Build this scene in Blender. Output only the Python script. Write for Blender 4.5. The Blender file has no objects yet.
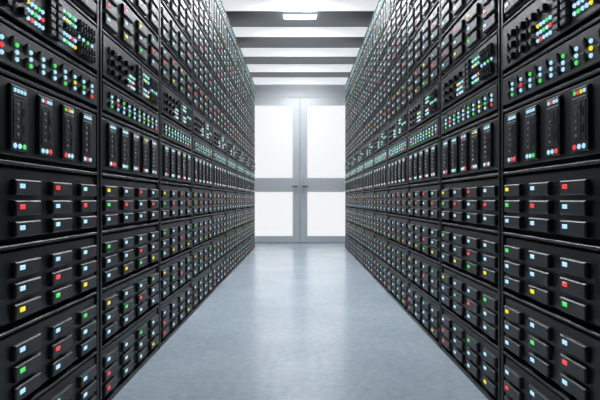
import bpy, math, random
from mathutils import Vector

R = random.Random(7)
SC = bpy.context.scene
COL = SC.collection

# ------------------------------------------------------------------ camera, world, exposure
EYE = 0.82
cam = bpy.data.cameras.new('camera')
cam.sensor_width = 36.0
cam.lens = 486.0 / 600.0 * 36.0
cam.clip_start = 0.02
cam_o = bpy.data.objects.new('camera', cam)
COL.objects.link(cam_o)
cam_o.location = (0, 0, EYE)
cam_o.rotation_euler = (math.radians(90), 0, 0)
SC.camera = cam_o

world = bpy.data.worlds.new('world')
SC.world = world
world.use_nodes = True
bg = world.node_tree.nodes['Background']
bg.inputs[0].default_value = (0.55, 0.65, 0.8, 1)
bg.inputs[1].default_value = 0.05

LAMP = 105.0       # radiance of the ceiling lamps
BAR = 0.66         # radiance of the luminous ceiling bars
PANE = 0.86        # radiance of the backlit frosted door panes

SC.cycles.caustics_reflective = False
SC.cycles.sample_clamp_indirect = 6.0

vs = SC.view_settings
vs.view_transform = 'Standard'
vs.look = 'None'
vs.exposure = 0.0
vs.gamma = 1.0
vs.use_curve_mapping = False


# ------------------------------------------------------------------ materials
def nodes_of(name):
    m = bpy.data.materials.new(name)
    m.use_nodes = True
    nt = m.node_tree
    return m, nt, nt.nodes['Principled BSDF']


def paint(name, col, rough=0.4, metal=0.0, spec=0.5, noise=0.15, scale=60.0, bump=0.0, bscale=400.0):
    """solid paint or metal with a little procedural mottling and relief"""
    m, nt, b = nodes_of(name)
    tc = nt.nodes.new('ShaderNodeTexCoord')
    n = nt.nodes.new('ShaderNodeTexNoise')
    n.inputs['Scale'].default_value = scale
    n.inputs['Detail'].default_value = 3
    nt.links.new(tc.outputs['Object'], n.inputs['Vector'])
    mix = nt.nodes.new('ShaderNodeMix')
    mix.data_type = 'RGBA'
    mix.inputs[6].default_value = tuple(c * (1 - noise) for c in col) + (1,)
    mix.inputs[7].default_value = tuple(c * (1 + noise) for c in col) + (1,)
    nt.links.new(n.outputs['Fac'], mix.inputs[0])
    nt.links.new(mix.outputs[2], b.inputs['Base Color'])
    b.inputs['Roughness'].default_value = rough
    b.inputs['Metallic'].default_value = metal
    b.inputs['Specular IOR Level'].default_value = spec
    if bump:
        n2 = nt.nodes.new('ShaderNodeTexNoise')
        n2.inputs['Scale'].default_value = bscale
        nt.links.new(tc.outputs['Object'], n2.inputs['Vector'])
        bp = nt.nodes.new('ShaderNodeBump')
        bp.inputs['Strength'].default_value = bump
        bp.inputs['Distance'].default_value = 0.002
        nt.links.new(n2.outputs['Fac'], bp.inputs['Height'])
        nt.links.new(bp.outputs['Normal'], b.inputs['Normal'])
    return m


def glow(name, col, strength, sample=True, base=None):
    m, nt, b = nodes_of(name)
    b.inputs['Base Color'].default_value = (base or tuple(c * 0.3 for c in col)) + (1,)
    b.inputs['Emission Color'].default_value = col + (1,)
    b.inputs['Emission Strength'].default_value = strength
    b.inputs['Roughness'].default_value = 0.3
    if not sample:
        m.cycles.emission_sampling = 'NONE'
    return m


M = {}
M['frame'] = paint('black_rack_frame', (0.016, 0.018, 0.020), 0.40, spec=0.5)
M['plate'] = paint('black_faceplate', (0.007, 0.0082, 0.0096), 0.42, spec=0.62, bump=0.10)
M['chassis'] = paint('black_chassis', (0.008, 0.009, 0.010), 0.6, spec=0.3)
M['drawer'] = paint('charcoal_drawer', (0.018, 0.021, 0.024), 0.48, spec=0.85, noise=0.1)
M['module'] = paint('black_module', (0.014, 0.0155, 0.0175), 0.42, spec=0.7)
M['inset'] = paint('dark_inset', (0.012, 0.013, 0.015), 0.5)
M['button'] = paint('grey_button', (0.075, 0.08, 0.085), 0.4)
M['lever'] = paint('black_lever', (0.010, 0.011, 0.012), 0.35)
M['steel'] = paint('steel_tip', (0.55, 0.57, 0.6), 0.3, metal=0.6)
M['line'] = paint('steel_line', (0.55, 0.58, 0.60), 0.35, metal=0.3)
M['w'] = glow('light_pale_blue', (0.42, 0.74, 0.93), 1.0, False)
M['r'] = glow('light_red', (0.90, 0.055, 0.06), 1.0, False)
M['g'] = glow('light_green', (0.075, 0.70, 0.13), 1.0, False)
M['y'] = glow('light_yellow', (0.90, 0.72, 0.01), 1.0, False)
M['lamp'] = glow('lamp_diffuser', (0.93, 0.965, 1.0), LAMP, True, (0.8, 0.8, 0.8))
M['bar'] = glow('bar_diffuser', (0.95, 0.975, 1.0), BAR, True, (0.75, 0.76, 0.78))
M['pane'] = glow('frosted_glass', (0.97, 0.98, 1.0), PANE, True, (0.1, 0.1, 0.1))
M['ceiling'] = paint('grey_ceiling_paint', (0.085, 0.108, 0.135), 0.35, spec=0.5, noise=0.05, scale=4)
M['wall'] = paint('grey_wall_paint', (0.52, 0.54, 0.56), 0.6, noise=0.08, scale=6)
M['side_wall'] = paint('dark_grey_wall_paint', (0.18, 0.19, 0.20), 0.7, noise=0.08, scale=6)
M['door'] = paint('brushed_steel_door', (0.52, 0.55, 0.58), 0.5, metal=0.15, noise=0.04, scale=30)
M['handle'] = paint('dark_steel_handle', (0.06, 0.065, 0.07), 0.3, metal=0.6)
M['escutcheon'] = paint('steel_plate', (0.50, 0.53, 0.56), 0.3, metal=0.4, noise=0.04)
M['housing'] = paint('white_lamp_housing', (0.7, 0.71, 0.72), 0.5)


def floor_material():
    m, nt, b = nodes_of('polished_blue_grey_concrete')
    tc = nt.nodes.new('ShaderNodeTexCoord')
    big = nt.nodes.new('ShaderNodeTexNoise')
    big.inputs['Scale'].default_value = 1.6
    big.inputs['Detail'].default_value = 8
    big.inputs['Roughness'].default_value = 0.65
    fine = nt.nodes.new('ShaderNodeTexNoise')
    fine.inputs['Scale'].default_value = 26
    fine.inputs['Detail'].default_value = 6
    for n in (big, fine):
        nt.links.new(tc.outputs['Object'], n.inputs['Vector'])
    ramp = nt.nodes.new('ShaderNodeValToRGB')
    ramp.color_ramp.elements[0].position = 0.3
    ramp.color_ramp.elements[0].color = (0.355, 0.42, 0.485, 1)
    ramp.color_ramp.elements[1].position = 0.72
    ramp.color_ramp.elements[1].color = (0.455, 0.525, 0.59, 1)
    nt.links.new(big.outputs['Fac'], ramp.inputs['Fac'])
    mix = nt.nodes.new('ShaderNodeMix')
    mix.data_type = 'RGBA'
    mix.blend_type = 'OVERLAY'
    mix.inputs[0].default_value = 0.22
    nt.links.new(ramp.outputs['Color'], mix.inputs[6])
    nt.links.new(fine.outputs['Fac'], mix.inputs[7])
    nt.links.new(mix.outputs[2], b.inputs['Base Color'])
    mr = nt.nodes.new('ShaderNodeMapRange')
    mr.inputs[3].default_value = 0.13
    mr.inputs[4].default_value = 0.26
    nt.links.new(big.outputs['Fac'], mr.inputs[0])
    nt.links.new(mr.outputs[0], b.inputs['Roughness'])
    b.inputs['Specular IOR Level'].default_value = 1.0
    bp = nt.nodes.new('ShaderNodeBump')
    bp.inputs['Strength'].default_value = 0.02
    bp.inputs['Distance'].default_value = 0.004
    nt.links.new(fine.outputs['Fac'], bp.inputs['Height'])
    nt.links.new(bp.outputs['Normal'], b.inputs['Normal'])
    return m


M['floor'] = floor_material()


# ------------------------------------------------------------------ shapes (verts, faces)
def box(x0, x1, y0, y1, z0, z1):
    v = [(x0, y0, z0), (x1, y0, z0), (x1, y1, z0), (x0, y1, z0),
         (x0, y0, z1), (x1, y0, z1), (x1, y1, z1), (x0, y1, z1)]
    f = [(0, 3, 2, 1), (4, 5, 6, 7), (0, 1, 5, 4), (1, 2, 6, 5), (2, 3, 7, 6), (3, 0, 4, 7)]
    return v, f


def cbox(w, d, h, c):
    """box w wide, h high, centred, from y=0 (back) to y=-d (front) with chamfered front edges"""
    a, b = w / 2, h / 2
    v = [(-a, 0, -b), (a, 0, -b), (a, 0, b), (-a, 0, b),
         (-a, -d + c, -b), (a, -d + c, -b), (a, -d + c, b), (-a, -d + c, b),
         (-a + c, -d, -b + c), (a - c, -d, -b + c), (a - c, -d, b - c), (-a + c, -d, b - c)]
    f = [(3, 2, 1, 0), (8, 9, 10, 11)]
    for i in range(4):
        j = (i + 1) % 4
        f.append((i, j, 4 + j, 4 + i))
        f.append((4 + i, 4 + j, 8 + j, 8 + i))
    return v, f


def disc(r, d, n=10, top=0.72):
    """round dome pointing to -y"""
    v, f = [], []
    for rr, y in ((r, 0), (r, -d * 0.45), (r * top, -d)):
        for i in range(n):
            a = 2 * math.pi * (i + 0.5) / n
            v.append((rr * math.cos(a), y, rr * math.sin(a)))
    for k in range(2):
        for i in range(n):
            j = (i + 1) % n
            f.append((k * n + i, k * n + j, (k + 1) * n + j, (k + 1) * n + i))
    f.append(tuple(range(2 * n, 3 * n)))
    f.append(tuple(range(n - 1, -1, -1)))
    return v, f


def lever():
    """toggle lever: wide foot on the plate, rising and narrowing towards a tip"""
    sec = [(-0.016, 0.0045, -0.0, 0.004), (-0.009, 0.0060, -0.003, 0.0), (0.002, 0.0065, -0.0055, 0.0),
           (0.010, 0.0050, -0.007, -0.001), (0.014, 0.0038, -0.0075, -0.004)]
    v, f = [], []
    for z, a, yf, yb in sec:
        v += [(-a, yb, z), (-a * 0.7, yf, z), (a * 0.7, yf, z), (a, yb, z)]
    for k in range(len(sec) - 1):
        for i in range(4):
            j = (i + 1) % 4
            f.append((4 * k + i, 4 * k + j, 4 * k + 4 + j, 4 * k + 4 + i))
    f.append((3, 2, 1, 0))
    n = 4 * (len(sec) - 1)
    f.append((n, n + 1, n + 2, n + 3))
    return v, f


SH = {
    'drawer': cbox(0.129, 0.013, 0.0420, 0.0034),
    'drawer_led': cbox(0.0245, 0.0025, 0.0125, 0.0012),
    'led': disc(0.0066, 0.0050),
    'blade': cbox(0.081, 0.008, 0.175, 0.0022),
    'blade_inset': cbox(0.060, 0.0015, 0.112, 0.0007),
    'blade_line': cbox(0.066, 0.0018, 0.0022, 0.0006),
    'blade_led': cbox(0.0108, 0.0030, 0.0105, 0.0022),
    'blade_led_round': disc(0.0072, 0.0040),
    'knob': disc(0.0042, 0.0035, 6),
    'slot': cbox(0.0045, 0.0020, 0.024, 0.0008),
    'divider': cbox(0.0016, 0.0018, 0.106, 0.0005),
    'lever': lever(),
    'tip': disc(0.0030, 0.0030, 8),
    'button': cbox(0.030, 0.012, 0.0170, 0.002),
    'block': cbox(0.020, 0.014, 0.020, 0.002),
    'pin': cbox(0.008, 0.013, 0.019, 0.002),
}
MESH = {}


def mesh_of(key, mat):
    k = (key, mat)
    if k not in MESH:
        v, f = SH[key]
        me = bpy.data.meshes.new(key)
        me.from_pydata(v, [], f)
        me.materials.append(M[mat])
        me.update()
        MESH[k] = me
    return MESH[k]


def joined_mesh(name, pieces):
    """pieces: (shape key, mat, (x, y, z)); one mesh, one slot for each material"""
    mats, verts, faces, idx = [], [], [], []
    for key, mat, p in pieces:
        if mat not in mats:
            mats.append(mat)
        v, f = SH[key]
        o = len(verts)
        verts += [(a + p[0], b + p[1], c + p[2]) for a, b, c in v]
        faces += [tuple(o + i for i in q) for q in f]
        idx += [mats.index(mat)] * len(f)
    me = bpy.data.meshes.new(name)
    me.from_pydata(verts, [], faces)
    for m in mats:
        me.materials.append(M[m])
    me.polygons.foreach_set('material_index', idx)
    me.update()
    return me


def shift(shape, x, y, z):
    return [(a + x, b + y, c + z) for a, b, c in shape[0]], shape[1]


def raw_mesh(name, shapes, mat):
    verts, faces = [], []
    for v, f in shapes:
        o = len(verts)
        verts += v
        faces += [tuple(o + i for i in q) for q in f]
    me = bpy.data.meshes.new(name)
    me.from_pydata(verts, [], faces)
    me.materials.append(M[mat])
    me.update()
    return me


def link(name, data, parent=None, loc=(0, 0, 0), rz=0.0):
    o = bpy.data.objects.new(name, data)
    COL.objects.link(o)
    o.location = loc
    if rz:
        o.rotation_euler = (0, 0, rz)
    if parent is not None:
        o.parent = parent
    return o


def tag(o, label, cat, group=None):
    o['label'] = label
    o['category'] = cat
    if group:
        o['group'] = group
    return o


def structure(name, shapes, mat, parent=None):
    o = link(name, raw_mesh(name, shapes, mat), parent)
    if parent is None:
        o['kind'] = 'structure'
    return o


# ------------------------------------------------------------------ room
XW, YB, YE = 1.85, -1.3, 9.27      # half width, back wall, end wall
HB, HC = EYE + 2.20, EYE + 2.33    # underside of the light bars, ceiling
structure('floor', [box(-XW, XW, YB, YE, -0.1, 0)], 'floor')
structure('ceiling', [box(-XW, XW, YB, YE, HC, HC + 0.1)], 'ceiling')
structure('wall_left', [box(-XW - 0.1, -XW, YB, YE, 0, HC)], 'side_wall')
structure('wall_right', [box(XW, XW + 0.1, YB, YE, 0, HC)], 'side_wall')
structure('wall_back', [box(-XW, XW, YB - 0.1, YB, 0, HC)], 'side_wall')
DW, DH = 1.16, 2.765               # leaf width, leaf height
structure('wall_front', [box(-XW, -DW - 0.06, YE, YE + 0.12, 0, HC),
                         box(DW + 0.06, XW, YE, YE + 0.12, 0, HC),
                         box(-DW - 0.06, DW + 0.06, YE, YE + 0.12, DH + 0.004, HC)], 'wall')
for i, s in enumerate((-1, 1)):
    x0, x1 = sorted((s * (DW + 0.004), s * (DW + 0.06)))
    structure('trim_%d' % (i + 1), [box(x0, x1, YE - 0.02, YE + 0.12, 0, DH)], 'door')

ST = 0.140                         # stile width
for i, s in enumerate((-1, 1)):
    d = bpy.data.objects.new('door_%d' % (i + 1), None)
    COL.objects.link(d)
    d['kind'] = 'structure'
    d.location = (s * DW / 2, YE, 0)

    def lx(a, b):                  # distance from the meeting edge -> local x range
        p, q = s * a - s * DW / 2, s * b - s * DW / 2
        return (min(p, q), max(p, q))
    F0, F1 = 0.0, 0.05
    for a, b in ((0.003, ST), (DW - ST, DW)):
        x0, x1 = lx(a, b)
        structure('stile', [box(x0, x1, F0, F1, 0.008, DH)], 'door', d)
    x0, x1 = lx(ST, DW - ST)
    for name, z0, z1 in (('bottom_rail', 0.008, 0.133), ('middle_rail', 0.973, 1.240), ('top_rail', 2.626, DH)):
        structure(name, [box(x0, x1, F0, F1, z0, z1)], 'door', d)
    for z0, z1 in ((0.133, 0.973), (1.240, 2.626)):
        g = structure('pane', [box(x0, x1, 0.016, 0.03, z0, z1)], 'pane', d)
        g['label'] = 'white frosted glass pane lit from behind'
    x0, x1 = lx(0.028, 0.100)
    structure('lock_plate', [box(x0, x1, -0.006, 0.0, 0.93, 1.235)], 'escutcheon', d)
    x0, x1 = lx(0.045, 0.066)
    h = structure('handle', [box(x0, x1, -0.05, -0.006, 1.066, 1.088),
                             box(*lx(0.045, 0.150), -0.062, -0.042, 1.067, 1.087)], 'handle', d)
    h['label'] = 'dark lever handle'

# ------------------------------------------------------------------ ceiling light bars and lamps
NUM = ['first', 'second', 'third', 'fourth', 'fifth', 'sixth', 'seventh', 'eighth', 'ninth', 'tenth', 'eleventh', 'twelfth',
       'thirteenth', 'fourteenth', 'fifteenth']
bars = [5.66 + 0.9 * k for k in range(-6, 5)]
bars[-1] = 9.255
for n, y in enumerate(reversed(bars)):
    o = link('ceiling_light_bar', raw_mesh('ceiling_light_bar', [box(-XW + 0.01, XW - 0.01, -0.012, 0.0, 0, HC - HB),
             box(-XW + 0.01, XW - 0.01, 0.0, 0.012, 0.006, HC - HB)], 'bar'), None, (0, y, HB))
    where = 'flush against the end wall' if n == 0 else '%s back from the doors' % NUM[n]
    tag(o, 'long white luminous bar across the ceiling, ' + where, 'ceiling light', 'luminous bars crossing the ceiling')

lamps = [8.46, 7.68, 6.76, 6.132, 5.56, 5.08, 4.51, 4.11, 3.61, 3.21, 2.71]  # mostly unseen lamps, added to light the floor, racks and end wall
for n, y in enumerate(lamps):
    t = link('ceiling_lamp', None, None, (0, y, HC))
    link('housing', raw_mesh('housing', [box(-0.199, 0.199, -0.070, 0.070, -0.019, 0)], 'housing'), t)
    link('diffuser', raw_mesh('diffuser', [box(-0.199, 0.199, -0.070, 0.070, -0.022, -0.0192)], 'lamp'), t)
    w = {3: 'in the ceiling gap, seen whole', 4: 'cut by the top edge of the view'}.get(n)
    tag(t, 'small bright rectangular lamp ' + (w or 'added unseen between light bars, %s from the doors' % NUM[n]),
        'ceiling light', 'small lamps along the ceiling')

# ------------------------------------------------------------------ racks
W_FRONT = 0.770                    # aisle centre to the rack fronts
PITCH, Y0 = 0.80, 1.068            # rack pitch, near end of the first rack
HALF = 0.394
RT = 2.776                         # rack height
LV = [0.035, 0.257, 0.479, 0.701, 0.923, 1.155, 1.287, 1.479, 1.701, 1.923, 2.145, 2.367, 2.599, 2.731]
LV = [EYE + (h - EYE) * 1.016 for h in LV]

RACK_PARTS = []
for s in (-1, 1):
    x0, x1 = sorted((s * 0.376, s * HALF))
    RACK_PARTS.append(('post', raw_mesh('post', [shift(cbox(x1 - x0, 0.03, RT, 0.004), (x0 + x1) / 2, 0.03, RT / 2)], 'frame')))
    RACK_PARTS.append(('post', raw_mesh('post', [box(x0, x1, 0.90, 0.93, 0.0, RT)], 'frame')))
    RACK_PARTS.append(('side_panel', raw_mesh('side_panel', [box(x0, x1, 0.03, 0.90, 0.0, RT)], 'frame')))
RACK_PARTS.append(('top_panel', raw_mesh('top_panel', [box(-0.376, 0.376, 0.0, 0.93, LV[-1] + 0.001, RT)], 'frame')))
RACK_PARTS.append(('back_panel', raw_mesh('back_panel', [box(-0.376, 0.376, 0.90, 0.93, 0.02, LV[-1])], 'frame')))
RACK_PARTS.append(('plinth', raw_mesh('plinth', [box(-0.376, 0.376, 0.004, 0.9, 0.0, LV[0] - 0.011)], 'frame')))
rail_me = raw_mesh('rail', [shift(cbox(0.752, 0.05, 0.010, 0.0025), 0, 0.05, -0.005)], 'frame')

PL, PLB, PLS = 0.007, 0.002, -0.002   # faceplate fronts: drawers, blades, switches
XL = -0.375                        # left end of a faceplate


def P(name, key, mat, x, y, z, sub=()):
    return dict(name=name, key=key, mat=mat, p=(XL + x, y, z), sub=list(sub))


def drawer_unit(rows, dz=0.0):
    out = []
    for r in range(3):
        for c in range(4):
            zl = 0.0510 + dz + 0.0575 * (2 - r)
            xd = 0.0195 + 0.1957 * c + 0.0645
            out.append(P('drive_drawer', 'drawer', 'drawer', xd, PL, zl - 0.0035,
                         [('indicator_light', 'drawer_led', rows[r][c], (-0.0345, -0.0125, 0.0035))]))
    return out


def blade_unit(tops, bots):
    out = []
    for i in range(5):
        sub = []
        for j, c in enumerate(tops[i]):
            sub.append(('indicator_light', 'blade_led', c, (-0.0225 + 0.0156 * j, -0.0078, 0.0740)))
        for j, c in enumerate(bots[i]):
            sub.append(('indicator_light', 'blade_led_round', c, (-0.0225 + 0.022 * j, -0.0078, -0.0755)))
        for z in (0.0840, 0.0595):
            sub.append(('trim_line', 'blade_line', 'line', (0, -0.0078, z)))
        sub.append(('inset_panel', 'blade_inset', 'inset', (0, -0.0078, -0.004)))
        for j in range(5):
            sub.append(('knob', 'knob', 'line', (-0.012, -0.0085, 0.036 - 0.020 * j)))
        sub.append(('divider', 'divider', 'button', (0.008, -0.0085, -0.004)))
        for j in range(2):
            sub.append(('slot', 'slot', 'lever', (0.019, -0.0085, 0.018 - 0.045 * j)))
        out.append(P('blade_module', 'blade', 'module', 0.091 + 0.141 * i, PLB, 0.117, sub))
    return out


def switch_unit(cols):
    out = []
    for i, c in enumerate(cols):
        x = 0.088 + 0.0678 * i
        for j in range(3):
            out.append(P('indicator_light', 'led', c[j], x, PLS, 0.079 - 0.0194 * j))
        for j in range(2):
            out.append(P('toggle_switch', 'lever', 'lever', x - 0.026, PLS, 0.0815 - 0.0385 * j,
                         [('tip', 'tip', 'steel', (0.002, -0.0072, 0.0115))]))
    return out


def control_unit():
    out = []

    def toggle(x, z):
        out.append(P('toggle_switch', 'lever', 'lever', x, PLS, z, [('tip', 'tip', 'steel', (0, -0.0072, 0.0115))]))
        out.append(P('pin_switch', 'block', 'lever', x + 0.041, PLS, z + 0.002))

    def leds(x, z, rows, dx=0.0195, dz=0.0234):
        for j, row in enumerate(rows):
            for i, c in enumerate(row):
                out.append(P('indicator_light', 'led', c, x + dx * i, PLS, z - dz * j))
    for r in range(3):
        for c in range(3):
            toggle(0.056 + 0.075 * c, 0.124 - 0.041 * r)
    toggle(0.283, 0.124)
    leds(0.2766, 0.085, ['ywwgw', 'wwgwr', 'wrwww'])
    for c in range(2):
        for r in range(6):
            out.append(P('push_button', 'button', 'button', 0.400 + 0.043 * c, PLS, 0.1515 - 0.0223 * r))
    leds(0.486, 0.1397, ['wgwgw', 'wywgw'])
    leds(0.486, 0.0682, ['wwwrw', 'wgwwy'], dz=0.0225)
    leds(0.592, 0.0917, ['wwgw'], dx=0.0350)
    for i in range(5):
        out.append(P('pin_switch', 'pin', 'button', 0.486 + 0.0195 * i, PLS, 0.092))
    for z in (0.141, 0.116, 0.066, 0.042):
        for i in range(6):
            out.append(P('pin_switch', 'pin', 'button', 0.592 + 0.0225 * i, PLS, z))
    return out


BT = ['wwww', 'wwww', 'wrww', 'gryw', 'wwww']
SW = ['wwg', 'wrw', 'gww', 'wwg', 'www', 'gww', 'wwg', 'wyw', 'wgw', 'wwr']
DR = 'black unit of twelve drawers, '
UNITS = [
    ('storage_server', drawer_unit(['wwgw', 'rwww', 'rwwy'], -0.004), DR + 'lowest', 'server'),
    ('storage_server', drawer_unit(['ywwg', 'wgrw', 'wwww'], -0.005), DR + 'second from floor', 'server'),
    ('storage_server', drawer_unit(['gwww', 'wwrw', 'wygy'], -0.0055), DR + 'third from floor', 'server'),
    ('storage_server', drawer_unit(['ywrw', 'grwr', 'wwww'], -0.0065), DR + 'fourth from floor', 'server'),
    ('blade_server', blade_unit(BT, ['wrr', 'wwg', 'wwr', 'rww', 'wrw']), 'unit of five upright blade modules at mid height', 'server'),
    ('network_switch', switch_unit(SW), 'switch panel with thirty round lights at mid height', 'switch panel'),
    ('control_panel', control_unit(), 'control panel with clustered lights and buttons', 'control panel'),
    ('storage_server', drawer_unit(['wryg', 'rwwr', 'wygw']), DR + 'just above control panel', 'server'),
    ('storage_server', drawer_unit(['wgww', 'wwwr', 'wwww']), DR + 'second above control panel', 'server'),
    ('storage_server', drawer_unit(['wwww', 'wwrw', 'wrww']), DR + 'third above control panel', 'server'),
    ('storage_server', drawer_unit(['wwgw', 'wgrg', 'wrww']), DR + 'fourth above control panel', 'server'),
    ('blade_server', blade_unit(BT, ['wwg', 'wwg', 'wgy', 'gww', 'wgy']), 'unit of five upright blade modules near the top', 'server'),
    ('network_switch', switch_unit(SW), 'switch panel with round lights at the very top', 'switch panel'),
]

PLATE, CHASSIS = [], []
for i, u in enumerate(UNITS):
    hh = LV[i + 1] - LV[i]
    v, f = cbox(0.748, 0.022, hh - 0.034, 0.003)
    pl = {'storage_server': PL, 'blade_server': PLB}.get(u[0], PLS)
    v = [(a, b + pl + 0.022, c + 0.016 + (hh - 0.034) / 2) for a, b, c in v]
    PLATE.append(raw_mesh('faceplate', [(v, f)], 'plate'))
    CHASSIS.append(raw_mesh('chassis', [box(-0.372, 0.372, pl + 0.0225, 0.80, 0.0005, hh - 0.0115)], 'chassis'))

JOIN = {}


def joined(key, name, pieces):
    if key not in JOIN:
        JOIN[key] = joined_mesh(name, pieces)
    return JOIN[key]


PLURAL = {'indicator_light': 'indicator_lights', 'toggle_switch': 'toggle_switches', 'push_button': 'push_buttons',
          'pin_switch': 'pin_switches', 'drive_drawer': 'drive_drawers', 'blade_module': 'blade_modules',
          'tip': 'tips', 'knob': 'knobs', 'slot': 'slots', 'trim_line': 'trim_lines', 'inset_panel': 'inset_panels',
          'divider': 'dividers'}


def add(a, b):
    return (a[0] + b[0], a[1] + b[1], a[2] + b[2])


def build_unit(ui, parent_loc, rz, level, label, group):
    kind, parts, desc, cat = UNITS[ui]
    t = link(kind, None, None, parent_loc, rz)
    tag(t, label, cat, group)
    link('chassis', CHASSIS[ui], t)
    link('faceplate', PLATE[ui], t)
    single = level == 0
    rest = {}
    for pi, p in enumerate(parts):
        if single or (level == 1 and p['name'] in ('drive_drawer', 'blade_module')):
            o = link(p['name'], mesh_of(p['key'], p['mat']), t, p['p'])
            if single or len(p['sub']) == 1:
                for name, key, mat, off in p['sub']:
                    link(name, mesh_of(key, mat), o, off)
            elif p['sub']:
                by = {}
                for name, key, mat, off in p['sub']:
                    by.setdefault(name, []).append((key, mat, off))
                for name, pcs in by.items():
                    nm = PLURAL[name] if len(pcs) > 1 else name
                    q = link(nm, joined((ui, pi, name), nm, pcs), o)
                    if len(pcs) > 1:
                        q['kind'] = 'stuff'
        else:
            rest.setdefault(p['name'], []).append((p['key'], p['mat'], p['p']))
            for name, key, mat, off in p['sub']:
                rest.setdefault(name, []).append((key, mat, add(p['p'], off)))
    for name, pcs in rest.items():
        q = link(PLURAL[name], joined((ui, 'all', name, level), PLURAL[name], pcs), t)
        q['kind'] = 'stuff'
    return t


def detail(k, ui):
    """how finely a unit is split: only what the photograph lets one pick apart"""
    if k < 0:
        return 2
    top_seen = [7, 8, 10, 12][k] if k < 4 else -1
    if ui > top_seen:
        return 2
    return 0 if k <= 1 else (1 if k <= 3 else 2)


for side, rz, sx in (('left', math.radians(90), -1), ('right', math.radians(-90), 1)):
    for k in range(-1, 9):
        loc = (sx * W_FRONT, Y0 + PITCH * (k + 0.5), 0)
        rk = link('server_rack', None, None, loc, rz)
        place = {-1: 'right beside the camera', 0: 'cut by the picture edge', 8: 'at the far end beside the doors'}.get(k, '%s from the picture edge' % NUM[k])
        tag(rk, 'tall black server rack in the %s row, %s' % (side, place), 'server rack', 'server racks lining the aisle')
        for name, me in RACK_PARTS:
            link(name, me, rk)
        for h in LV[:-1]:
            link('rail', rail_me, rk, (0, 0, h))
        for ui, u in enumerate(UNITS):
            lab = '%s, %s row, %s' % (u[2], side, {-1: 'rack beside camera', 0: 'rack cut by edge',
                                            8: 'rack nearest doors'}.get(k, '%s rack from edge' % NUM[k]))
            build_unit(ui, (loc[0], loc[1], LV[ui]), rz, detail(k, ui), lab,
                       {'server': 'server units in the racks'}.get(u[3], u[3] + 's in the racks'))
